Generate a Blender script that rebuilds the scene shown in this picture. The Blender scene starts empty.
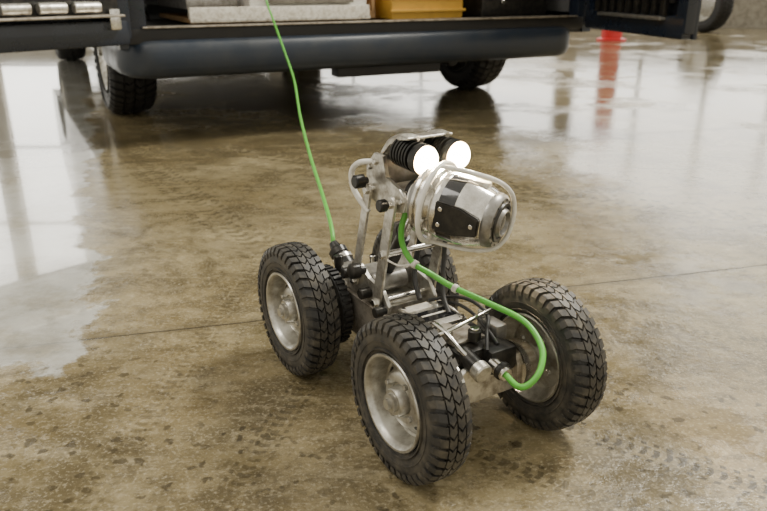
import bpy, bmesh, math, random
from mathutils import Vector, Matrix, Euler
random.seed(7)
D=bpy.data
# ---------------------------------------------------------------- materials
def nt(name):
    m=D.materials.new(name); m.use_nodes=True
    t=m.node_tree; t.nodes.clear()
    o=t.nodes.new('ShaderNodeOutputMaterial'); b=t.nodes.new('ShaderNodeBsdfPrincipled')
    t.links.new(b.outputs[0],o.inputs[0]); return m,t,b
def mat(name,col,rough=.5,metal=0.,dirt=None,dscale=25,damt=.5,bump=0.,coat=0.,rvar=.15):
    m,t,b=nt(name)
    tc=t.nodes.new('ShaderNodeTexCoord'); n=t.nodes.new('ShaderNodeTexNoise')
    n.inputs['Scale'].default_value=dscale; n.inputs['Detail'].default_value=6; n.inputs['Roughness'].default_value=.65
    t.links.new(tc.outputs['Object'],n.inputs['Vector'])
    r=t.nodes.new('ShaderNodeValToRGB'); r.color_ramp.elements[0].position=.42; r.color_ramp.elements[1].position=.66
    t.links.new(n.outputs[0],r.inputs[0])
    mx=t.nodes.new('ShaderNodeMix'); mx.data_type='RGBA'
    mul=t.nodes.new('ShaderNodeMath'); mul.operation='MULTIPLY'; mul.inputs[1].default_value=damt
    t.links.new(r.outputs[0],mul.inputs[0]); t.links.new(mul.outputs[0],mx.inputs[0])
    mx.inputs[6].default_value=(*col,1)
    d=dirt if dirt else tuple(c*.6 for c in col)
    mx.inputs[7].default_value=(*d,1)
    t.links.new(mx.outputs[2],b.inputs['Base Color'])
    rr=t.nodes.new('ShaderNodeMath'); rr.operation='MULTIPLY_ADD'; rr.inputs[1].default_value=rvar; rr.inputs[2].default_value=rough
    t.links.new(r.outputs[0],rr.inputs[0]); t.links.new(rr.outputs[0],b.inputs['Roughness'])
    b.inputs['Metallic'].default_value=metal
    b.inputs['Coat Weight'].default_value=coat
    if bump:
        bp=t.nodes.new('ShaderNodeBump'); bp.inputs['Strength'].default_value=bump; bp.inputs['Distance'].default_value=.002
        t.links.new(n.outputs[0],bp.inputs['Height']); t.links.new(bp.outputs[0],b.inputs['Normal'])
    return m
def emis(name,col,s):
    m,t,b=nt(name)
    b.inputs['Base Color'].default_value=(*col,1); b.inputs['Emission Color'].default_value=(*col,1)
    b.inputs['Emission Strength'].default_value=s; return m
RUB=mat('tyre_rubber',(.030,.029,.028),.48,0,(.15,.13,.095),38,.6,.3)
RUB2=mat('black_rubber',(.02,.02,.02),.5,0,(.05,.045,.04),40,.4)
ALU=mat('worn_aluminium',(.74,.72,.66),.28,.85,(.24,.20,.15),55,.8,.2)
ALUD=mat('dirty_aluminium',(.56,.51,.44),.40,.75,(.14,.11,.075),38,.85,.35)
RIM=mat('rim_steel',(.58,.57,.52),.30,.85,(.20,.17,.13),42,.75,.15)
STEEL=mat('polished_steel',(.82,.80,.75),.14,1,(.33,.30,.25),60,.6)
BLK=mat('black_anodised',(.015,.015,.015),.28,.3,(.07,.06,.045),50,.5)
GLOSSB=mat('gloss_black',(.012,.012,.013),.08,0,(.03,.03,.03),30,.4,0,.6)
GREY=mat('grey_housing',(.34,.33,.31),.30,.65,(.13,.115,.09),45,.7)
GREEN=mat('green_cable_sheath',(.12,.50,.06),.35,0,(.12,.34,.05),40,.5)
LABEL=mat('label_white',(.75,.72,.64),.45,0,(.34,.29,.21),90,.7)
WIRE=mat('white_coated_wire',(.80,.78,.72),.3,0,(.5,.45,.36),70,.4)
RED=mat('red_paint',(.60,.03,.03),.35,0,(.4,.03,.02),10,.4)
NAVY=mat('van_navy_paint',(.010,.016,.030),.25,0,(.025,.027,.03),8,.35,0,.4)
BUMP=mat('bumper_plastic',(.018,.026,.040),.36,0,(.045,.047,.048),9,.5,.1)
VBLK=mat('van_black_trim',(.010,.010,.011),.45,0,(.035,.032,.028),12,.5)
VINT=mat('van_interior_grey',(.10,.10,.10),.5,0,(.06,.055,.05),9,.5)
WHITEP=mat('white_panel',(.72,.71,.66),.35,0,(.5,.46,.38),14,.5)
YEL=mat('yellow_plastic',(.66,.38,.06),.4,0,(.45,.27,.06),20,.4)
WOOD=mat('plywood',(.45,.28,.13),.55,0,(.3,.17,.08),18,.6)
CONC=mat('concrete_wall',(.38,.35,.29),.8,0,(.20,.18,.145),14,.8,.4)
FRAME=mat('window_frame_grey',(.25,.25,.24),.4,.5)
LENS=mat('lens_glass',(.01,.012,.02),.03,0,(.02,.02,.03),10,.2,0,1.)
BULB=emis('lamp_lit',(1.,.84,.58),70)
BULB2=emis('lamp_reflector_lit',(1.,.78,.46),14)
GLASS=emis('overcast_glazing',(1.,.98,.92),3.4)
# ---------------------------------------------------------------- mesh helpers
def obj(name,bm,m,parent=None,smooth=True,ang=35):
    bmesh.ops.recalc_face_normals(bm,faces=bm.faces)
    me=D.meshes.new(name); bm.to_mesh(me); bm.free()
    o=D.objects.new(name,me); bpy.context.collection.objects.link(o)
    me.materials.append(m)
    if smooth:
        me.polygons.foreach_set('use_smooth',[True]*len(me.polygons))
        try: me.set_sharp_from_angle(angle=math.radians(ang))
        except Exception: pass
    if parent: o.parent=parent
    return o
def empty(name,M=None,parent=None):
    e=D.objects.new(name,None); e.empty_display_size=.1; bpy.context.collection.objects.link(e)
    if parent: e.parent=parent
    if M is not None: e.matrix_local=M
    return e
def frame(axis):
    z=Vector(axis).normalized(); u=Vector((0,0,1)) if abs(z.z)<.95 else Vector((1,0,0))
    x=u.cross(z).normalized(); y=z.cross(x); return x,y,z
def addbox(bm,c,s,rot=None,bev=0):
    r=bmesh.ops.create_cube(bm,size=1); vs=r['verts']
    for v in vs:
        v.co=Vector((v.co.x*s[0],v.co.y*s[1],v.co.z*s[2]))
    if bev:
        es=list({e for v in vs for e in v.link_edges})
        g=bmesh.ops.bevel(bm,geom=es,offset=bev,segments=2,profile=.6,affect='EDGES')
        vs=list({v for f in g['faces'] for v in f.verts}|set(v for v in vs if v.is_valid))
        st=list(vs); seen=set(vs)
        while st:
            v=st.pop()
            for e in v.link_edges:
                w=e.other_vert(v)
                if w not in seen: seen.add(w); st.append(w)
        vs=list(seen)
    Rm=rot.to_matrix() if rot else Matrix.Identity(3)
    for v in vs: v.co=Rm@v.co+Vector(c)
def box(name,c,s,m,parent=None,bev=.002,rot=None):
    bm=bmesh.new(); addbox(bm,c,s,rot,bev); return obj(name,bm,m,parent)
def addlathe(bm,prof,org,axis,seg=48,closed=False):
    x,y,z=frame(axis); org=Vector(org); rings=[]
    for r,h in prof:
        if r<1e-6: rings.append([bm.verts.new(org+z*h)])
        else: rings.append([bm.verts.new(org+z*h+(x*math.cos(2*math.pi*i/seg)+y*math.sin(2*math.pi*i/seg))*r) for i in range(seg)])
    pr=list(zip(rings,rings[1:]))
    if closed: pr.append((rings[-1],rings[0]))
    for a,b in pr:
        if len(a)==1 and len(b)==1: continue
        for i in range(seg):
            j=(i+1)%seg
            if len(a)==1: bm.faces.new((a[0],b[i],b[j]))
            elif len(b)==1: bm.faces.new((a[i],a[j],b[0]))
            else: bm.faces.new((a[i],a[j],b[j],b[i]))
def lathe(name,prof,org,axis,m,parent=None,seg=48,closed=False):
    bm=bmesh.new(); addlathe(bm,prof,org,axis,seg,closed); return obj(name,bm,m,parent)
def addcyl(bm,p0,p1,r,seg=28,bev=None):
    p0=Vector(p0);p1=Vector(p1);L=(p1-p0).length
    b=min(r*.15,L*.2) if bev is None else bev
    addlathe(bm,[(0,0),(r-b,0),(r,b),(r,L-b),(r-b,L),(0,L)],p0,p1-p0,seg)
def cyl(name,p0,p1,r,m,parent=None,seg=32,bev=None):
    bm=bmesh.new(); addcyl(bm,p0,p1,r,seg,bev); return obj(name,bm,m,parent)
def smooth_pts(pts,n=10,closed=False):
    P=[Vector(p) for p in pts]; out=[]
    N=len(P)
    rng=range(N if closed else N-1)
    for i in rng:
        if closed: a,b,c,d=P[i-1],P[i],P[(i+1)%N],P[(i+2)%N]
        else: a=P[max(i-1,0)];b=P[i];c=P[i+1];d=P[min(i+2,N-1)]
        for k in range(n):
            t=k/n
            out.append(.5*((2*b)+(c-a)*t+(2*a-5*b+4*c-d)*t*t+(3*b-a-3*c+d)*t**3))
    if not closed: out.append(P[-1])
    return out
def addtube(bm,pts,r,seg=12,n=10,closed=False,smooth=True):
    P=smooth_pts(pts,n,closed) if smooth else [Vector(p) for p in pts]
    N=len(P); rings=[]; up=None
    for i,p in enumerate(P):
        if closed: t=(P[(i+1)%N]-P[i-1]).normalized()
        else: t=(P[min(i+1,N-1)]-P[max(i-1,0)]).normalized()
        if up is None:
            up=Vector((0,0,1)) if abs(t.z)<.9 else Vector((1,0,0))
        s=t.cross(up).normalized(); up=s.cross(t).normalized()
        rings.append([bm.verts.new(p+(s*math.cos(2*math.pi*k/seg)+up*math.sin(2*math.pi*k/seg))*r) for k in range(seg)])
    pr=list(zip(rings,rings[1:]))
    if closed: pr.append((rings[-1],rings[0]))
    for a,b in pr:
        for k in range(seg):
            j=(k+1)%seg; bm.faces.new((a[k],a[j],b[j],b[k]))
    if not closed:
        bm.faces.new(rings[0][::-1]); bm.faces.new(rings[-1])
def tube(name,pts,r,m,parent=None,seg=12,n=10,closed=False):
    bm=bmesh.new(); addtube(bm,pts,r,seg,n,closed); return obj(name,bm,m,parent,ang=60)
def addhex(bm,p,axis,r,h,seg=6):
    addlathe(bm,[(0,0),(r,0),(r,h*.8),(r*.85,h),(0,h)],p,axis,seg)
def bolts(name,lst,m,parent,r=.004,h=.004,seg=6):
    bm=bmesh.new()
    for p,a in lst: addhex(bm,p,a,r,h,seg)
    return obj(name,bm,m,parent,ang=30)
def addplate(bm,poly,y0,y1,axis='y'):
    def V(p,k): return (p[0],k,p[1]) if axis=='y' else (k,p[0],p[1])
    a=[bm.verts.new(V(p,y0)) for p in poly]; b=[bm.verts.new(V(p,y1)) for p in poly]
    bm.faces.new(a); bm.faces.new(b[::-1])
    for i in range(len(poly)):
        j=(i+1)%len(poly); bm.faces.new((a[i],b[i],b[j],a[j]))
def plate(name,poly,y0,y1,m,parent=None,axis='y',bev=.001):
    bm=bmesh.new(); addplate(bm,poly,y0,y1,axis)
    if bev: bmesh.ops.bevel(bm,geom=list(bm.edges),offset=bev,segments=1,affect='EDGES')
    return obj(name,bm,m,parent)
# ---------------------------------------------------------------- tyre (axis = local Y)
def tyre(name,c,R,W,rimr,parent,N=42,phase=0.,mat_=RUB):
    bm=bmesh.new(); w=W/2; g=R*.050
    Rb=R-g
    prof=[(rimr,-w*.72),(rimr+R*.03,-w*.88),(R*.70,-w*1.02),(R*.78,-w*1.05),(R*.87,-w*1.0),(Rb-.02*R,-w*.88),(Rb,-w*.6),(Rb,w*.6),(Rb-.02*R,w*.88),(R*.87,w*1.0),(R*.78,w*1.05),(R*.70,w*1.02),(rimr+R*.03,w*.88),(rimr,w*.72),(rimr-R*.03,w*.5),(rimr-R*.03,-w*.5)]
    addlathe(bm,prof,(0,0,0),(0,1,0),84,True)
    for sg in (-1,1):
        for q in (.64,.735):
            addlathe(bm,[(R*q,sg*w*.95),(R*(q+.004),sg*w*1.06),(R*(q+.018),sg*w*1.07),(R*(q+.022),sg*w*.97)],(0,0,0),(0,1,0),84,False)
    def P(a,y,r): return bm.verts.new((r*math.sin(a),y,r*math.cos(a)))
    def block(a0,a1,y0,y1,rt0,rt1,rb0,rb1,sk):
        tb=[]
        for (a,y,rt,rb,s) in ((a0,y0,rt0,rb0,0),(a1,y0,rt0,rb0,0),(a1,y1,rt1,rb1,sk),(a0,y1,rt1,rb1,sk)):
            tb.append((P(a+s,y,rt),P(a+s,y,rb)))
        T=[t[0] for t in tb];B=[t[1] for t in tb]
        bm.faces.new(T)
        for i in range(4):
            j=(i+1)%4; bm.faces.new((T[i],B[i],B[j],T[j]))
    st=2*math.pi/N
    for i in range(N):
        a=i*st+phase
        for sg in (-1,1):
            aa=a+(0 if sg<0 else st*.5)
            block(aa,aa+st*.78,sg*w*.04,sg*w*.24,R,R,Rb-.003,Rb-.003,st*.4)
            block(aa+st*.40,aa+st*1.18,sg*w*.24,sg*w*.44,R,R*.999,Rb-.003,Rb-.003,-st*.35)
            block(aa+st*.15,aa+st*.82,sg*w*.52,sg*w*.90,R*.997,R*.975,Rb-.004,Rb-.012,-st*.25)
            block(aa-st*.10,aa+st*.52,sg*w*.90,sg*w*1.08,R*.975,R*.90,R*.92,R*.84,0)
    o=obj(name,bm,mat_,parent,ang=28); o.location=c; return o
def rim(name,c,r,w,side,parent):
    k=w/.06
    y=lambda v:v*side*-1*k
    q=r/.0605
    prof=[(.0600*q,-.020),(.0625*q,-.0245),(.0640*q,-.0275),(.0630*q,-.0295),(.0600*q,-.0295),(.0570*q,-.026),(.0545*q,-.019),(.0530*q,-.004),(.0515*q,.002),(.048*q,.0035),(.043*q,.000),(.037*q,-.009),(.033*q,-.012),(.0235*q,-.012),(.0215*q,-.008),(.0195*q,-.008),(.0185*q,-.022),(.0165*q,-.0245),(.0125*q,-.0245),(.0120*q,-.030),(.0070*q,-.031),(.0065*q,-.036),(.0,-.0365)]
    bm=bmesh.new()
    addlathe(bm,[(a,y(b)) for a,b in prof],(0,0,0),(0,1,0),64)
    prof2=[(.048*q,.004),(.052*q,.010),(.058*q,.020),(.0615*q,.0285),(.064*q,.0275),(.0625*q,.022)]
    addlathe(bm,[(a,y(b)) for a,b in prof2],(0,0,0),(0,1,0),64)
    addlathe(bm,[(.049*q,y(.005)),(.03*q,y(.008)),(.018*q,y(.008)),(0,y(.008))],(0,0,0),(0,1,0),56)
    for i in range(4):
        a=i*math.pi/2+.5
        addhex(bm,(.029*q*math.sin(a),y(-.011),.029*q*math.cos(a)),(0,side,0),.0040*q,.006*k)
        addhex(bm,(.0315*q*math.sin(a),y(.007),.0315*q*math.cos(a)),(0,-side,0),.0042*q,.005*k)
    addcyl(bm,(.049*q,y(-.000),.01*q),(.047*q,y(-.020),.01*q),.0020*q,8)
    o=obj(name,bm,RIM,parent,ang=40); o.location=c
    bm=bmesh.new()
    for i in range(6):
        a=i*math.pi/3+.2
        n=Vector((math.sin(a)*.6,side*.8,math.cos(a)*.6))
        addlathe(bm,[(0,.0006),(.0042*q,.0006),(.0042*q,-.002)],(.0405*q*math.sin(a),y(-.0047),.0405*q*math.cos(a)),n,14)
    o2=obj(name+'_vent_holes',bm,BLK,parent); o2.location=c
    return o
# ---------------------------------------------------------------- crawler
RM=Matrix.Translation((.0458,1.0064,0))@Matrix.Rotation(math.atan2(-.8495,.5275),4,'Z')
C=empty('pipe_inspection_crawler',RM)
WB=.159; TRL=.118; TRR=.105; R=.1065
for nm,x,y in (('front_left',WB,-TRL),('rear_left',-WB,-TRL),('front_right',WB,TRR),('rear_right',-WB,TRR)):
    w=empty('wheel_'+nm,Matrix.Translation((x,y,R)),C)
    tyre('tyre_'+nm,(0,0,0),R,.050,.061,w,42,random.random())
    rim('rim_'+nm,(0,0,0),.0605,.052,-1 if y<0 else 1,w)
box('chassis_block',(-.005,0,.098),(.335,.088,.052),ALUD,C,.004)
box('chassis_belly_plate',(0,0,.069),(.31,.07,.008),ALUD,C,.002)
rail=[(-.185,.085),(-.185,.125),(-.15,.14),(.03,.14),(.06,.130),(.175,.130),(.182,.115),(.182,.085),(.16,.074),(-.17,.074)]
plate('chassis_side_rail_left',rail,-.052,-.045,ALUD,C)
plate('chassis_side_rail_right',rail,.045,.052,ALUD,C)
box('deck_rear',(-.095,0,.134),(.15,.086,.016),ALU,C,.003)
box('deck_front',(.085,0,.134),(.155,.078,.022),BLK,C,.004)
box('deck_cover_plate',(.045,.000,.1475),(.075,.068,.005),ALU,C,.0015)
box('deck_cover_plate_small',(.115,-.006,.1475),(.050,.054,.004),ALUD,C,.0015)
box('label_deck',(.020,-.008,.1505),(.018,.044,.001),LABEL,C,0)
box('label_deck_dark',(.052,.000,.1505),(.030,.056,.0012),GLOSSB,C,0)
box('label_deck_text',(.052,.000,.1514),(.004,.045,.0008),LABEL,C,0)
box('label_side',(.09,-.0525,.118),(.05,.001,.014),LABEL,C,0)
bl=[]
for x in (-.165,-.13,-.02,.02,.10,.165):
    for z in (.084,.120): bl.append(((x,-.052,z),(0,-1,0))); bl.append(((x,.052,z),(0,1,0)))
for x in (.015,.078,.135):
    for y in (-.029,.029): bl.append(((x,y,.149),(0,0,1)))
for x in (-.165,-.115): 
    for y in (-.036,.036): bl.append(((x,y,.142),(0,0,1)))
bolts('chassis_bolts',bl,STEEL,C,.0042,.0035)
for nm,x in (('front',WB),('rear',-WB)):
    for sg,s in ((-1,'left'),(1,'right')):
        lathe('axle_housing_%s_%s'%(nm,s),[(0,0),(.034,0),(.034,.010),(.031,.012),(.031,.022),(.024,.024),(.024,.034),(.012,.036),(.012,.050),(0,.050)],(x,sg*.05,R),(0,sg,0),STEEL if nm=='front' and sg>0 else ALU,C)
        if nm=='rear':
            bm=bmesh.new()
            addlathe(bm,[(.03,0),(.060,0),(.062,.003),(.062,.013),(.060,.016),(.03,.016)],(x+.014,sg*.058,R),(0,sg,0),48)
            for k in range(40):
                a=2*math.pi*k/40
                addbox(bm,(x+.014+.063*math.sin(a),sg*.066,R+.063*math.cos(a)),(.005,.014,.004),Euler((0,a,0)))
            obj('drive_pulley_%s_%s'%(nm,s),bm,RUB2,C)
plate('front_plate',[(-.048,.076),(.048,.076),(.048,.118),(.036,.128),(-.036,.128),(-.048,.118)],.166,.174,ALU,C,'x')
box('front_gear_box',(.165,.022,.128),(.03,.045,.035),BLK,C,.006)
cyl('front_socket_a',(.15,-.026,.140),(.19,-.026,.131),.0115,BLK,C)
cyl('front_socket_a_collar',(.182,-.026,.133),(.197,-.026,.1295),.0135,ALU,C)
cyl('front_socket_b',(.175,.005,.128),(.205,.005,.124),.010,STEEL,C)
cyl('front_socket_b_collar',(.192,.005,.1265),(.200,.005,.1255),.0125,BLK,C)
cyl('front_socket_c',(.12,-.030,.150),(.12,-.030,.168),.010,ALUD,C)
cyl('front_knob',(.145,-.002,.150),(.145,-.002,.166),.009,BLK,C)
cyl('front_knob_cap',(.145,-.002,.166),(.145,-.002,.169),.0065,STEEL,C)
tube('front_release_handle',[(.122,-.058,.158),(.132,-.03,.168),(.122,.03,.172),(.112,.058,.170)],.0030,STEEL,C)
tube('front_small_pipe',[(.09,-.035,.148),(.10,-.038,.166),(.13,-.040,.166),(.155,-.038,.155),(.165,-.030,.143)],.0035,STEEL,C)
tube('deck_wire',[(.02,.03,.150),(.05,.038,.158),(.09,.036,.160),(.13,.03,.154),(.165,.022,.146)],.0025,RUB2,C)
tube('deck_wire_b',[(.01,.02,.152),(.04,.042,.164),(.08,.046,.170),(.12,.040,.166),(.15,.015,.160),(.17,.0,.145)],.0025,RUB2,C)
box('front_right_bracket',(.13,.044,.150),(.035,.02,.022),GREY,C,.004)
cyl('front_right_post',(.105,.044,.14),(.105,.044,.168),.007,ALU,C)
for sg,s in ((-1,'left'),(1,'right')):
    y0,y1=(sg*.038,sg*.044)
    plate('lift_base_plate_'+s,[(-.128,.132),(-.005,.132),(-.002,.150),(-.018,.170),(-.06,.176),(-.085,.192),(-.108,.190),(-.125,.160)],min(y0,y1),max(y0,y1),ALU,C)
    y0,y1=(sg*.046,sg*.0505)
    def arm(nm,p,q,wd,m):
        d=(Vector((q[0]-p[0],0,q[1]-p[1]))); d.normalize(); n=Vector((-d.z,0,d.x))
        poly=[]
        for k in range(7):
            a=math.pi/2+math.pi*k/6; v=Vector((p[0],0,p[1]))+(d*math.cos(a)+n*math.sin(a))*wd; poly.append((v.x,v.z))
        for k in range(7):
            a=-math.pi/2+math.pi*k/6; v=Vector((q[0],0,q[1]))+(d*math.cos(a)+n*math.sin(a))*wd; poly.append((v.x,v.z))
        plate(nm,poly,min(y0,y1),max(y0,y1),m,C,'y',.0008)
    arm('lift_arm_front_'+s,(-.028,.150),(.012,.312),.0105,ALU)
    arm('lift_arm_rear_'+s,(-.092,.164),(-.050,.318),.0085,ALU)
bb=[]
for sg in (-1,1):
    for p in ((-.028,.150),(.012,.312),(-.092,.164),(-.050,.318),(-.008,.232)):
        bb.append(((p[0],sg*.0505,p[1]),(0,sg,0)))
bolts('arm_pivot_bolts',bb,STEEL,C,.0065,.005)
bm=bmesh.new()
for p in ((-.028,.150),(.012,.312),(-.092,.164),(-.050,.318),(-.008,.232)): addcyl(bm,(p[0],-.05,p[1]),(p[0],.05,p[1]),.0048,16)
obj('arm_cross_shafts',bm,STEEL,C)
cyl('lift_actuator_body',(-.085,.0,.165),(-.03,.0,.245),.011,BLK,C)
cyl('lift_actuator_rod',(-.035,.0,.238),(.008,.0,.302),.006,STEEL,C)
cyl('lift_motor',(-.075,-.03,.160),(-.075,.03,.160),.016,GREY,C)
for i,(x,y,z) in enumerate(((-.055,-.044,.156),(-.012,-.044,.142),(-.108,-.044,.172))):
    cyl('lift_knob_%d'%i,(x,y,z),(x,y-.018,z),.0085,BLK,C,20)
lathe('hand_knob',[(0,0),(.006,0),(.006,.01),(.012,.012),(.012,.024),(.009,.026),(0,.026)],(-.07,-.044,.187),(0,-1,0.1),BLK,C,16)
box('rear_top_cover',(-.11,0,.152),(.07,.06,.024),ALU,C,.005)
box('rear_valve_block',(-.155,-.022,.150),(.035,.030,.026),ALU,C,.004)
rc=(-.75,-.06,.55)
lathe('rear_connector',[(0,0),(.013,0),(.013,.012),(.0165,.014),(.0165,.030),(.014,.032),(.014,.038),(.0160,.040),(.0160,.050),(.010,.055),(.0075,.066),(0,.066)],(-.170,-.012,.140),rc,BLK,C,20)
lathe('rear_connector_ring',[(.0145,0),(.0180,.002),(.0180,.009),(.0145,.011)],(-.190,-.0136,.1545),rc,STEEL,C,24)
cyl('rear_socket_small',(-.185,-.036,.118),(-.207,-.036,.121),.010,ALU,C)
cyl('rear_socket_knob',(-.165,-.036,.150),(-.168,-.036,.178),.008,BLK,C)
cyl('rear_eye_bolt',(-.17,.03,.14),(-.17,.03,.165),.006,STEEL,C)
for sg,s in ((-1,'left'),(1,'right')):
    y0,y1=(sg*.036,sg*.042)
    plate('head_bracket_plate_'+s,[(-.066,.306),(-.036,.300),(.010,.298),(.034,.304),(.040,.322),(.022,.334),(-.015,.342),(-.020,.372),(-.045,.372),(-.066,.350)],min(y0,y1),max(y0,y1),ALU,C)
box('head_bracket_block',(-.046,0,.345),(.034,.070,.040),GREY,C,.006)
box('head_bracket_bridge',(.005,0,.322),(.05,.07,.020),ALUD,C,.004)
lathe('bracket_knob_a',[(0,0),(.005,0),(.005,.006),(.010,.007),(.010,.020),(.008,.022),(0,.022)],(-.05,-.050,.332),(0,-1,0),BLK,C,12)
lathe('bracket_knob_b',[(0,0),(.005,0),(.005,.006),(.009,.007),(.009,.016),(.007,.018),(0,.018)],(.012,-.052,.312),(0,-1,0),BLK,C,12)
bolts('bracket_bolts',[((-.04,-.042,.360),(0,-1,0)),((-.056,-.042,.350),(0,-1,0)),((.028,-.042,.318),(0,-1,0)),((-.03,.0,.365),(0,0,1)),((-.05,.02,.365),(0,0,1))],STEEL,C,.0045,.004)
tube('bent_guard_tube',[(-.050,-.040,.358),(-.068,-.052,.354),(-.083,-.056,.340),(-.082,-.056,.318),(-.068,-.053,.300),(-.05,-.048,.285)],.0042,WIRE,C)
bm=bmesh.new()
addtube(bm,[(-.035,-.028,.372),(-.02,-.028,.392),(.01,-.024,.403),(.03,-.018,.402)],.004,8)
addtube(bm,[(-.035,.030,.372),(-.02,.030,.392),(.01,.030,.403),(.03,.030,.402)],.004,8)
obj('lamp_strap_rods',bm,ALU,C)
plate('lamp_strap_plate',[(-.045,.368),(-.038,.366),(-.018,.388),(.01,.399),(.028,.400),(.028,.404),(.008,.404),(-.022,.394)],-.034,.040,ALU,C)
for i,(yy) in enumerate((-.022,.031)):
    ax=Vector((.985,.10,-.08)).normalized(); o=Vector((-.006,yy-.003,.381))
    le=empty('lamp_%d'%(i+1),None,C)
    pr=[(0,0),(.010,0),(.012,.003)]
    for k in range(6):
        h=.004+k*.006; pr+=[(.013,h),(.0205,h+.0005),(.0205,h+.0035),(.013,h+.004)]
    pr+=[(.0200,.042),(.0210,.046),(.0210,.055),(.0200,.056),(.0190,.054)]
    lathe('lamp_body_%d'%(i+1),pr,o,ax,BLK,le,36)
    lathe('lamp_reflector_%d'%(i+1),[(.0192,.054),(.014,.050),(.006,.046),(0,.046)],o,ax,BULB2,le,32)
    lathe('lamp_bulb_%d'%(i+1),[(0,.050),(.012,.051),(.0170,.055),(.0185,.059),(.015,.064),(.008,.068),(0,.069)],o,ax,BULB,le,28)
    L=D.lights.new('lamp_light_%d'%(i+1),'SPOT'); L.energy=15; L.color=(1,.82,.55); L.spot_size=math.radians(160); L.spot_blend=.8; L.shadow_soft_size=.015
    lo=D.objects.new('lamp_light_%d'%(i+1),L); bpy.context.collection.objects.link(lo); lo.parent=le
    p=o+ax*.078; lo.location=p; lo.rotation_euler=ax.to_track_quat('-Z','Y').to_euler()
# camera head
d=Vector((.865,.44,-.14)).normalized()
sx=Vector((0,0,1)).cross(d).normalized(); up=d.cross(sx)
hc=Vector((.102,-.004,.3215)); S=1.04
HM=Matrix(((d.x*S,sx.x*S,up.x*S,hc.x),(d.y*S,sx.y*S,up.y*S,hc.y),(d.z*S,sx.z*S,up.z*S,hc.z),(0,0,0,1)))
H=empty('camera_head',HM,C)
AX=(1,0,0)
lathe('head_rear_cap',[(0,-.060),(.022,-.060),(.030,-.056),(.036,-.052),(.038,-.046),(.036,-.044)],(0,0,0),AX,GREY,H,48)
pr=[(.036,-.046)]
for k in range(3):
    h=-.046+k*.0075; pr+=[(.0405,h),(.0445,h+.0012),(.0445,h+.0048),(.0405,h+.006)]
pr+=[(.0415,-.022),(.0425,-.020),(.0425,-.012),(.0415,-.010)]
lathe('head_ribbed_barrel',pr,(0,0,0),AX,STEEL,H,64)
lathe('head_front_body',[(.040,-.012),(.0430,-.010),(.0435,-.002),(.0433,.012)],(0,0,0),AX,GLOSSB,H,64)
lathe('head_front_housing',[(.0428,.011),(.0436,.012),(.0434,.016),(.0415,.025),(.0375,.040),(.0345,.046)],(0,0,0),AX,STEEL,H,64)
lathe('head_front_bezel',[(.0345,.045),(.0350,.048),(.0340,.054),(.0305,.058),(.019,.0585),(.0175,.062),(.0165,.064),(.0145,.064),(.0135,.060)],(0,0,0),AX,GREY,H,56)
lathe('head_lens',[(.0138,.060),(.010,.0615),(.005,.0625),(0,.063)],(0,0,0),AX,LENS,H,40)
lathe('head_lens_ring',[(.0195,.058),(.0205,.0605),(.0245,.0605),(.0255,.058)],(0,0,0),AX,BLK,H,40)
bm=bmesh.new()
for k in range(14):
    a=2*math.pi*k/14; addcyl(bm,(.057,.0285*math.cos(a),.0285*math.sin(a)),(.0588,.0285*math.cos(a),.0285*math.sin(a)),.0016,10)
obj('head_led_ring',bm,BLK,H)
for sg,s in ((-1,'left'),(1,'right')):
    bm=bmesh.new()
    addplate(bm,[(-.012,-.018),(.020,-.018),(.046,-.011),(.046,.011),(.020,.018),(-.012,.018)],sg*.0365,sg*.0436,'y')
    bmesh.ops.bevel(bm,geom=list(bm.edges),offset=.0015,segments=2,affect='EDGES')
    obj('head_cheek_'+s,bm,BLK,H)
bolts('head_cheek_bolts',[((x,sg*.0436,z),(0,sg,0)) for x,z in ((-.004,.010),(-.004,-.010),(.038,0)) for sg in (-1,1)],STEEL,H,.0028,.002,12)
bm=bmesh.new()
addplate(bm,[(-.004,-.008),(.036,-.006),(.036,.006),(-.004,.008)],.0375,.0440,'y')
for v in bm.verts:
    v.co=Vector((v.co.x,-v.co.z,v.co.y))
bmesh.ops.bevel(bm,geom=list(bm.edges),offset=.001,segments=1,affect='EDGES')
obj('head_top_plate',bm,LABEL,H)
bm=bmesh.new()
addtube(bm,[(-.028,.0515*math.cos(2*math.pi*k/24),.0515*math.sin(2*math.pi*k/24)) for k in range(24)],.0034,10,4,True)
addtube(bm,[(-.028,-.012,.050),(.0,-.008,.052),(.04,.004,.048),(.058,.014,.036),(.064,.020,.018),(.065,.022,-.004),(.062,.018,-.026),(.050,.010,-.042),(.02,.0,-.049),(-.028,-.01,-.050)],.0028,10,8)
for k in range(6):
    a=2*math.pi*k/6+.3; addcyl(bm,(-.028,.040*math.cos(a),.040*math.sin(a)),(-.028,.053*math.cos(a),.053*math.sin(a)),.003,10)
obj('head_guard_wire',bm,WIRE,H,ang=60)
lathe('neck_joint',[(0,0),(.024,0),(.026,.003),(.026,.014),(.021,.016),(.021,.022),(.027,.024),(.027,.030),(.020,.032),(0,.04)],(.018,-.010,.322),(.95,.05,-.02),BLK,C,36)
lathe('neck_ring',[(.0265,0),(.029,.001),(.029,.007),(.0265,.008)],(.032,-.010,.322),(.95,.05,-.02),STEEL,C,36)
tube('green_jumper_hose',[(.020,-.030,.300),(.018,-.036,.275),(.020,-.034,.250),(.036,-.026,.228),(.055,-.008,.214),(.085,.006,.203),(.13,.032,.190),(.18,.052,.178),(.220,.047,.160),(.240,.028,.142),(.241,.010,.127),(.230,.001,.1215),(.203,.004,.1245)],.0042,GREEN,C,12,12)
for i,p in enumerate(((.036,-.026,.228),(.087,.007,.2025))):
    cyl('hose_clip_%d'%i,(p[0]-.003,p[1],p[2]),(p[0]+.004,p[1]+.002,p[2]-.002),.0062,LABEL,C,16)
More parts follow.
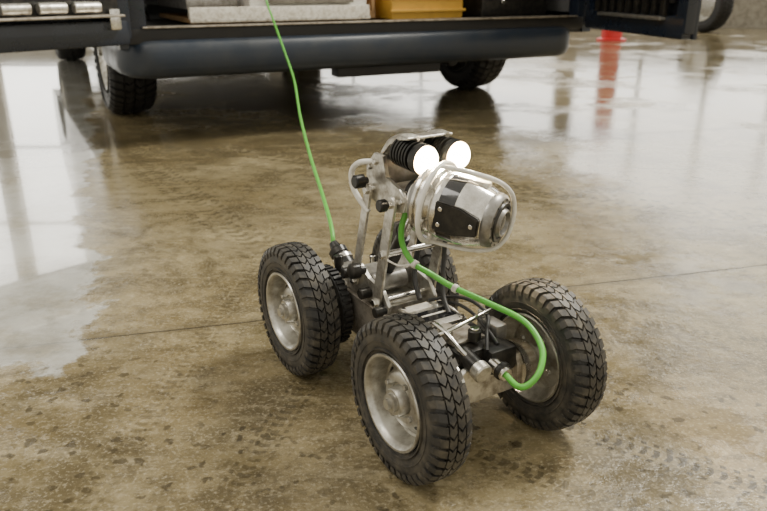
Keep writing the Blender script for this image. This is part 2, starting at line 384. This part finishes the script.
tube('hose_zip_tie',[(.036,-.026,.228),(.022,-.042,.224),(-.005,-.05,.228)],.0015,LABEL,C,8)
tube('black_head_cable',[(-.03,.02,.33),(-.045,.03,.29),(-.04,.035,.23),(-.03,.02,.18),(.0,.01,.152)],.004,RUB2,C)
tube('black_head_cable_2',[(.03,.02,.31),(.02,.04,.28),(.01,.045,.22),(.03,.03,.17),(.06,.02,.15)],.0035,RUB2,C)
# ---------------------------------------------------------------- supply cable
tube('supply_cable',[(-.0858,1.1868,.1795),(-.0875,1.20,.192),(-.095,1.245,.202),(-.1205,1.400,.207),(-.169,1.673,.221),(-.2257,2.006,.255),(-.278,2.345,.306),(-.345,2.660,.366),(-.4024,2.848,.451),(-.4456,2.943,.545),(-.470,2.985,.70),(-.49,3.03,.95),(-.50,3.08,1.3),(-.505,3.11,1.62)],.0038,GREEN,None,12,12)
# ---------------------------------------------------------------- van (x across, y forward)
VM=Matrix.Translation((-1.222,3.58,0))@Matrix.Rotation(math.radians(27),4,'Z')
V=empty('van',VM)
def vwheel(nm,x,y,side):
    w=empty('van_wheel_'+nm,Matrix.Translation((x,y,.285))@Matrix.Rotation(-math.pi/2,4,'Z'),V)
    tyre('van_tyre_'+nm,(0,0,0),.285,.19,.175,w,44,0,RUB2)
    rim('van_rim_'+nm,(0,0,0),.178,.18,side,w)
vwheel('rear_left',.0,0,-1); vwheel('rear_right',1.93,0,1); vwheel('front_left',.0,2.75,-1); vwheel('front_right',1.93,2.75,1)
XL,XR=-.13,2.06
def arch(cy,r=.36,z0=.32):
    out=[]; cz=.285; a0=math.asin((z0-cz)/r)
    for k in range(13):
        a=math.pi-a0-(math.pi-2*a0)*k/12; out.append((cy+r*math.cos(a),cz+r*math.sin(a)))
    return out
prof=[(-.86,.36)]+arch(0)+arch(2.75)+[(3.55,.32),(3.62,.45),(3.60,.78),(3.30,.98),(2.85,1.12),(2.25,1.98),(2.0,2.05),(-.80,2.05),(-.86,1.9)]
for nm,x0,x1 in (('left',XL,XL+.05),('right',XR-.05,XR)):
    bm=bmesh.new(); addplate(bm,prof,x0,x1,'x'); obj('van_side_'+nm,bm,NAVY,V,False)
def strip(name,pts,m,t=.04):
    bm=bmesh.new()
    for a,b in zip(pts,pts[1:]):
        vs=[bm.verts.new(v) for v in ((XL+.05,a[0],a[1]),(XR-.05,a[0],a[1]),(XR-.05,b[0],b[1]),(XL+.05,b[0],b[1]))]
        bm.faces.new(vs)
    o=obj(name,bm,m,V,False); md=o.modifiers.new('s','SOLIDIFY'); md.thickness=t; return o
strip('van_nose',[(3.55,.32),(3.62,.45),(3.60,.78),(3.30,.98),(2.85,1.12)],NAVY); strip('van_windscreen',[(2.85,1.12),(2.25,1.98)],GLOSSB,.02)
strip('van_roof',[(2.25,1.98),(2.0,2.05),(-.80,2.05),(-.86,1.9)],NAVY)
box('van_floor',((XL+XR)/2,.75,.395),(XR-XL-.1,3.2,.07),VBLK,V,.003)
box('van_bulkhead',((XL+XR)/2,1.9,1.2),(XR-XL-.1,.04,1.55),VINT,V,.003)
box('van_underbody',((XL+XR)/2,1.5,.29),(1.45,3.6,.16),VBLK,V,.01)
cyl('van_rear_axle',(.05,0,.27),(1.88,0,.27),.045,VBLK,V)
cyl('van_exhaust',(1.35,-.75,.25),(1.35,.8,.27),.03,VBLK,V)
box('van_spare_carrier',(.75,.10,.24),(.6,.9,.10),VBLK,V,.02)
box('van_inner_wall_left',(XL+.075,.5,1.2),(.04,2.6,1.5),VINT,V,.003)
box('van_inner_wall_right',(XR-.075,.5,1.2),(.04,2.6,1.5),VINT,V,.003)
box('van_cable_boom',(.43,-.40,1.70),(.04,.85,.04),ALUD,V,.004)
lathe('van_cable_pulley',[(.01,-.014),(.06,-.014),(.05,-.004),(.05,.004),(.06,.014),(.01,.014)],(.43,-.80,1.65),(1,0,0),ALU,V,32,True)
box('van_sill',((XL+XR)/2-.02,-.85,.405),(XR-XL-.10,.07,.055),VBLK,V,.006)
box('van_sill_strip',((XL+XR)/2-.02,-.872,.436),(XR-XL-.2,.06,.006),ALUD,V,.002)
def bumper():
    bm=bmesh.new()
    sec=[(-.0,.262),(-.055,.254),(-.085,.267),(-.098,.292),(-.100,.345),(-.092,.376),(-.075,.388),(-.03,.396),(0.,.396)]
    x0,x1=-.10,1.93; rr=.10
    path=[(x0,-.42,(-1,0)),(x0,-.75,(-1,0))]
    for k in range(1,7):
        a=k/7*math.pi/2; path.append((x0+rr-rr*math.cos(a),-.75-rr*math.sin(a),(-math.cos(a),-math.sin(a))))
    path.append((x0+rr,-.75-rr,(0,-1)));path.append((x1-rr,-.75-rr,(0,-1)))
    for k in range(1,7):
        a=k/7*math.pi/2; path.append((x1-rr+rr*math.sin(a),-.75-rr*math.cos(a),(math.sin(a),-math.cos(a))))
    path.append((x1,-.75,(1,0)));path.append((x1,-.38,(1,0)))
    rings=[]
    for x,y,n in path: rings.append([bm.verts.new((x+n[0]*(-s[0])*.9-n[0]*.05,y+n[1]*(-s[0])*.9-n[1]*.02,s[1])) for s in sec])
    for a,b in zip(rings,rings[1:]):
        for i in range(len(sec)-1): bm.faces.new((a[i],a[i+1],b[i+1],b[i]))
        bm.faces.new((a[-1],a[0],b[0],b[-1]))
    bm.faces.new(rings[0]); bm.faces.new(rings[-1][::-1])
    return obj('van_rear_bumper',bm,BUMP,V,ang=40)
bumper()
box('van_tow_plate',(.98,-.80,.235),(.5,.08,.05),VBLK,V,.01)
for s,x in (('left',XL+.05),('right',XR-.05)):
    box('van_pillar_'+s,(x,-.84,1.2),(.10,.07,1.62),NAVY,V,.012)
    box('van_tail_light_'+s,(x,-.882,.95),(.07,.02,.36),RED,V,.006)
def door(nm,hx,hy,ang,w,f):
    e=empty('van_door_'+nm,Matrix.Translation((hx,hy,0))@Matrix.Rotation(ang,4,'Z'),V)
    box('door_skin_'+nm,(w/2,f*.025,1.19),(w,.02,1.62),NAVY,e,.01)
    box('door_frame_bottom_'+nm,(w/2,0,.425),(w-.02,.055,.085),NAVY,e,.012)
    box('door_lip_'+nm,(w/2,-f*.005,.388),(w-.04,.035,.012),RUB2,e,.003)
    for i,x in enumerate((.035,w-.035)): box('door_stile_%s_%d'%(nm,i),(x,0,1.19),(.07,.05,1.58),NAVY,e,.012)
    box('door_panel_'+nm,(w/2,-f*.010,.72),(w-.2,.03,.42),VBLK,e,.01)
    box('door_rail_'+nm,(w/2,0,1.02),(w-.05,.055,.09),VBLK,e,.01)
    box('door_window_'+nm,(w/2,.01*f,1.42),(w-.14,.012,.66),GLOSSB,e,.004)
    for i,z in enumerate((.50,1.0,1.7)): cyl('door_hinge_%s_%d'%(nm,i),(-.005,f*.02,z),(-.005,f*.02,z+.08),.016,BLK,e)
    return e
ldoor=door('left',-.10,-.905,math.radians(180+20),.86,-1)
for i in range(6):
    cyl('door_rack_tube_%d'%i,(.13+i*.115,.066,.512),(.22+i*.115,.066,.512),.018,ALU,ldoor)
box('door_rack_tray',(.42,.060,.484),(.72,.08,.008),ALUD,ldoor,.003)
box('door_rack_back',(.42,.030,.53),(.74,.012,.11),BLK,ldoor,.003)
box('door_latch',(.07,.035,.47),(.04,.03,.07),STEEL,ldoor,.006)
rdoor=door('right',2.01,-.90,math.radians(-90-14),.80,1)
bm=bmesh.new()
for i in range(9): addbox(bm,(.14+i*.065,-.034,.53),(.03,.02,.13),None,.004)
obj('door_vent_ribs',bm,BLK,rdoor)
box('door_pocket',(.42,-.040,.455),(.5,.03,.015),GREY,rdoor,.005)
T=empty('equipment_drawer',VM)
box('drawer_body',(.62,-.50,.56),(.50,.66,.20),WHITEP,T,.004)
box('drawer_front',(.50,-.845,.478),(.74,.03,.045),LABEL,T,.004)
box('drawer_edge',(.50,-.862,.452),(.74,.012,.012),ALU,T,.003)
box('drawer_base',(.50,-.50,.448),(.70,.64,.018),WOOD,T,.002)
box('drawer_panel',(.62,-.845,.56),(.36,.02,.10),GREY,T,.003)
box('drawer_top_box',(.24,-.50,.52),(.20,.55,.06),GREY,T,.004)
W_=empty('wooden_box',VM)
bm=bmesh.new(); addbox(bm,(.935,-.45,.455),(.08,.5,.03)); addbox(bm,(.905,-.45,.53),(.015,.5,.14)); addbox(bm,(.965,-.45,.53),(.015,.5,.14)); obj('box_panels',bm,WOOD,W_)
K=empty('storage_crate',VM)
bm=bmesh.new()
addbox(bm,(1.20,-.60,.445),(.36,.34,.02),None,.004)
for y in (-.765,-.435): addbox(bm,(1.20,y,.53),(.36,.012,.17),None,.004)
for x in (1.025,1.375): addbox(bm,(x,-.60,.53),(.012,.34,.17),None,.004)
for z in (.47,.53,.60): addbox(bm,(1.20,-.775,z),(.38,.012,.012),None,.003)
obj('crate_shell',bm,YEL,K)
G=empty('tool_case',VM)
box('case_body',(1.68,-.55,.53),(.38,.42,.19),BLK,G,.015); box('case_lid_edge',(1.68,-.765,.545),(.39,.012,.012),ALU,G,.003)
cyl('case_latch',(1.60,-.765,.50),(1.60,-.78,.50),.012,STEEL,G)
# ---------------------------------------------------------------- surroundings
def M(t,op,a,b=None,clamp=False):
    n=t.nodes.new('ShaderNodeMath'); n.operation=op; n.use_clamp=clamp
    for i,v in enumerate((a,b)):
        if v is None: continue
        if isinstance(v,(int,float)): n.inputs[i].default_value=v
        else: t.links.new(v,n.inputs[i])
    return n.outputs[0]
def floor_mat():
    m,t,b=nt('wet_concrete_floor')
    L=t.links
    g=t.nodes.new('ShaderNodeNewGeometry'); pos=g.outputs['Position']
    sep=t.nodes.new('ShaderNodeSeparateXYZ'); L.new(pos,sep.inputs[0]); X,Y=sep.outputs[0],sep.outputs[1]
    def noise(scale,det=6,rough=.6,vec=pos,dist=0.):
        n=t.nodes.new('ShaderNodeTexNoise'); n.inputs['Scale'].default_value=scale; n.inputs['Detail'].default_value=det
        n.inputs['Roughness'].default_value=rough; n.inputs['Distortion'].default_value=dist; L.new(vec,n.inputs['Vector']); return n.outputs[0]
    def ss(v,a,c):
        n=t.nodes.new('ShaderNodeMapRange'); n.interpolation_type='SMOOTHSTEP'; n.inputs[1].default_value=a; n.inputs[2].default_value=c; L.new(v,n.inputs[0]); return n.outputs[0]
    def mix(f,a,c):
        n=t.nodes.new('ShaderNodeMix'); n.data_type='RGBA'
        if isinstance(f,float): n.inputs[0].default_value=f
        else: L.new(f,n.inputs[0])
        for i,v in ((6,a),(7,c)):
            if isinstance(v,tuple): n.inputs[i].default_value=(*v,1)
            else: L.new(v,n.inputs[i])
        return n.outputs[2]
    def mapping(rot,scl,loc=(0,0,0)):
        n=t.nodes.new('ShaderNodeMapping'); n.inputs['Rotation'].default_value=(0,0,rot); n.inputs['Scale'].default_value=scl; n.inputs['Location'].default_value=loc
        L.new(pos,n.inputs[0]); return n.outputs[0]
    n1=noise(1.6,8,.62); n2=noise(4.2,8,.74,dist=.5); n3=noise(26,7,.72); n4=noise(190,3,.6)
    brush=noise(7,8,.72,mapping(.95,(1,3.2,1)),.3)
    brush2=noise(10,8,.72,mapping(-.35,(1,2.8,1)),.5)
    n5=noise(60,4,.7)
    col=mix(ss(n1,.38,.62),(.205,.158,.076),(.345,.285,.160))
    col=mix(M(t,'MULTIPLY',ss(n2,.44,.62),.80),col,(.085,.066,.032))
    col=mix(M(t,'MULTIPLY',ss(brush,.50,.68),.45),col,(.44,.375,.235))
    col=mix(M(t,'MULTIPLY',ss(brush2,.50,.66),.55),col,(.085,.065,.032))
    col=mix(M(t,'MULTIPLY',ss(n3,.50,.64),.55),col,(.090,.070,.036))
    col=mix(M(t,'MULTIPLY',ss(n5,.54,.66),.40),col,(.44,.375,.245))
    col=mix(M(t,'MULTIPLY',ss(n4,.52,.66),.45),col,(.48,.42,.29))
    def linedist(px,py,dx,dy):
        l=math.hypot(dx,dy); nx,ny=-dy/l,dx/l
        return M(t,'ADD',M(t,'ADD',M(t,'MULTIPLY',X,nx),M(t,'MULTIPLY',Y,ny)),-(px*nx+py*ny))
    jn=M(t,'MULTIPLY',M(t,'SUBTRACT',noise(14,3),.5),.010)
    d1=M(t,'ABSOLUTE',M(t,'ADD',linedist(-.663,1.143,1.521,.401),jn))
    d2=M(t,'ABSOLUTE',M(t,'ADD',linedist(.9,3.0,1.521,.401),jn))
    d3=M(t,'ABSOLUTE',M(t,'ADD',linedist(2.4,3.0,-.401,1.521),jn))
    dj=M(t,'MINIMUM',M(t,'MINIMUM',d1,d2),d3)
    joint=M(t,'SUBTRACT',1.,ss(dj,.0013,.0032))
    jhalo=M(t,'MULTIPLY',M(t,'SUBTRACT',1.,ss(dj,.0,.03)),.35)
    def track(px,py,dx,dy,hw,u0,u1,amt,per=.021):
        l=math.hypot(dx,dy); ux,uy=dx/l,dy/l
        w=linedist(px,py,dx,dy); aw=M(t,'ABSOLUTE',w)
        u=M(t,'ADD',M(t,'ADD',M(t,'MULTIPLY',X,ux),M(t,'MULTIPLY',Y,uy)),-(px*ux+py*uy))
        band=M(t,'SUBTRACT',1.,ss(aw,hw*.85,hw))
        rng=M(t,'MULTIPLY',ss(u,u0,u0+.05),M(t,'SUBTRACT',1.,ss(u,u1-.1,u1)))
        ph=M(t,'ADD',M(t,'MULTIPLY',u,2*math.pi/per),M(t,'MULTIPLY',aw,110.))
        s=ss(M(t,'SINE',ph),-.2,.4)
        row=ss(M(t,'SINE',M(t,'MULTIPLY',aw,2*math.pi/(hw*.7))),-.7,.0)
        pat=M(t,'MULTIPLY',s,row)
        return M(t,'MULTIPLY',M(t,'MULTIPLY',M(t,'MULTIPLY',band,rng),pat),M(t,'MULTIPLY',ss(noise(11,4),.34,.52),amt))
    trs=[track(.2506,.915,.2234,-.145,.024,-.05,1.2,.90,.017),track(.17,.815,.2234,-.145,.022,-.1,1.2,.55,.017),
         track(-.16,.88,-.12,-.5,.024,-.3,1.2,.5,.017),track(-.34,1.0,-.05,-.5,.024,-.9,1.2,.4,.017),
         track(.6,1.2,1.0,-.35,.026,-.6,1.5,.4,.02),track(-.45,1.9,.55,-.9,.06,-1.5,.9,.45,.035),track(.4,2.2,.9,-.5,.07,-1.2,1.9,.45,.04)]
    tr=trs[0]
    for q in trs[1:]: tr=M(t,'MAXIMUM',tr,q)
    vo=t.nodes.new('ShaderNodeTexVoronoi'); vo.inputs['Scale'].default_value=34; vo.inputs['Randomness'].default_value=1
    wv=t.nodes.new('ShaderNodeVectorMath'); wv.operation='ADD'; L.new(pos,wv.inputs[0])
    nn=t.nodes.new('ShaderNodeTexNoise'); nn.inputs['Scale'].default_value=55; nn.inputs['Detail'].default_value=4; L.new(pos,nn.inputs['Vector'])
    sc=t.nodes.new('ShaderNodeVectorMath'); sc.operation='SCALE'; sc.inputs['Scale'].default_value=.035; L.new(nn.outputs['Color'],sc.inputs[0]); L.new(sc.outputs[0],wv.inputs[1])
    L.new(wv.outputs[0],vo.inputs['Vector'])
    drip=M(t,'MULTIPLY',M(t,'SUBTRACT',1.,ss(vo.outputs['Distance'],.18,.30)),ss(noise(3.2,4),.44,.54))
    near=M(t,'SUBTRACT',1.,ss(Y,.95,1.5))
    drip=M(t,'MULTIPLY',drip,near)
    dark=M(t,'MAXIMUM',M(t,'MAXIMUM',M(t,'MULTIPLY',joint,.9),jhalo),M(t,'MAXIMUM',tr,M(t,'MULTIPLY',drip,.75)))
    col=mix(dark,col,(.038,.029,.015))
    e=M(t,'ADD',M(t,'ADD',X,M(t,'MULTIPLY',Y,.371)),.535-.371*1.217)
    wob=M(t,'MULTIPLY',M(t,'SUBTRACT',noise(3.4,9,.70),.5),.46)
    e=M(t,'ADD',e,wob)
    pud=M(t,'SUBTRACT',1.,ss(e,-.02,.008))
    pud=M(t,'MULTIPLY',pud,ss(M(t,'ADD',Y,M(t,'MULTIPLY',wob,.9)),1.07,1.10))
    film=M(t,'MULTIPLY',ss(Y,1.3,2.4),ss(noise(1.3,7,.65),.36,.52))
    wetn=M(t,'MULTIPLY',ss(noise(3.4,8,.7),.46,.58),.85)
    wet=M(t,'MAXIMUM',M(t,'MAXIMUM',pud,film),wetn)
    col=mix(M(t,'MULTIPLY',wet,.35),col,(.080,.062,.031))
    painted_refl=M(t,'MULTIPLY',pud,M(t,'ADD',M(t,'MULTIPLY',ss(noise(5,8,.7),.38,.60),.40),.36))
    col=mix(painted_refl,col,(.60,.60,.56))  # pale colour painted over the puddle in place of its bright reflection
    L.new(col,b.inputs['Base Color'])
    rgh=M(t,'ADD',M(t,'MULTIPLY',n3,.25),.22)
    rgh=M(t,'MULTIPLY',rgh,M(t,'SUBTRACT',1.,M(t,'MULTIPLY',film,.70)))
    rgh=M(t,'MULTIPLY',rgh,M(t,'SUBTRACT',1.,M(t,'MULTIPLY',wetn,.55)))
    rgh=M(t,'MULTIPLY',rgh,M(t,'SUBTRACT',1.,M(t,'MULTIPLY',pud,.75)))
    L.new(rgh,b.inputs['Roughness'])
    b.inputs['IOR'].default_value=1.5
    L.new(M(t,'MULTIPLY',pud,.9),b.inputs['Coat Weight']); b.inputs['Coat Roughness'].default_value=.03
    h=M(t,'ADD',M(t,'ADD',M(t,'MULTIPLY',n4,.3),M(t,'MULTIPLY',n3,.8)),M(t,'MULTIPLY',joint,-2.))
    h=M(t,'MULTIPLY',h,M(t,'SUBTRACT',1.,M(t,'MULTIPLY',wet,.80)))
    bp=t.nodes.new('ShaderNodeBump'); bp.inputs['Strength'].default_value=.6; bp.inputs['Distance'].default_value=.003
    L.new(h,bp.inputs['Height']); L.new(bp.outputs[0],b.inputs['Normal'])
    return m
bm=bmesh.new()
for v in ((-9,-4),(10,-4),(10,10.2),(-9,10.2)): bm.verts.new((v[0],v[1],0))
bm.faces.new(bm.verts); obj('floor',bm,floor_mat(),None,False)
bm=bmesh.new()
addbox(bm,(.5,10.1,.22),(19,.2,.44))
addbox(bm,(.5,10.1,5.3),(19,.2,.8))
for i in range(6): addbox(bm,(-9+i*3.8,10.1,2.6),(.25,.24,4.7))
obj('wall_back',bm,CONC,None,False)
for i in range(5):
    cx=-7.1+i*3.8
    e=empty('window_%d'%(i+1),Matrix.Translation((cx,10.1,2.67)))
    box('glazing',(0,0,0),(3.55,.02,4.46),GLASS,e,0)
    bm=bmesh.new()
    for k in (-1,0,1): addbox(bm,(k*.9,-.03,0),(.035,.05,4.46))
    for k in range(-2,3): addbox(bm,(0,-.03,k*1.1),(3.55,.05,.035))
    obj('mullions',bm,FRAME,e,False)
lathe('red_bollard',[(0,0),(.15,0),(.15,.02),(.105,.03),(.105,.88),(.10,.93),(.08,.97),(0,.98)],(2.37,8.0,0),(0,0,1),RED,None,32)
sp=empty('spare_wheel',Matrix.Translation((3.86,9.3,.335))@Matrix.Rotation(math.radians(-70),4,'Z'))
tyre('spare_tyre',(0,0,0),.335,.18,.2,sp,44,0,RUB2); rim('spare_rim',(0,0,0),.205,.18,1,sp)
# ---------------------------------------------------------------- light
w=D.worlds.new('World'); bpy.context.scene.world=w; w.use_nodes=True
bg=w.node_tree.nodes['Background']; bg.inputs[0].default_value=(1,.94,.80,1); bg.inputs[1].default_value=.95
def area(name,loc,tgt,size,e,col):
    l=D.lights.new(name,'AREA'); l.energy=e; l.size=size; l.color=col
    o=D.objects.new(name,l); bpy.context.collection.objects.link(o); o.location=loc
    o.rotation_euler=(Vector(tgt)-Vector(loc)).to_track_quat('-Z','Y').to_euler(); return o
area('added_area_light_a',(2.6,3.0,4.2),(.6,1.2,0),1.4,340,(1,.96,.85))  # added area lamp for soft highlights from behind and above; no fixture built
area('added_area_light_b',(-2.2,.5,4.0),(0,1.2,0),1.6,60,(1,.95,.86))  # weaker unseen area lamp, added from the left side
# ---------------------------------------------------------------- camera
cd=D.cameras.new('camera'); cam=D.objects.new('camera',cd); bpy.context.collection.objects.link(cam)
cd.sensor_width=36; cd.lens=36*740/767; cd.clip_start=.02
cam.location=(0,0,.60); cam.rotation_euler=(math.radians(90-20.5),0,0)
cd.dof.use_dof=True; cd.dof.focus_distance=1.03; cd.dof.aperture_fstop=8
bpy.context.scene.camera=cam
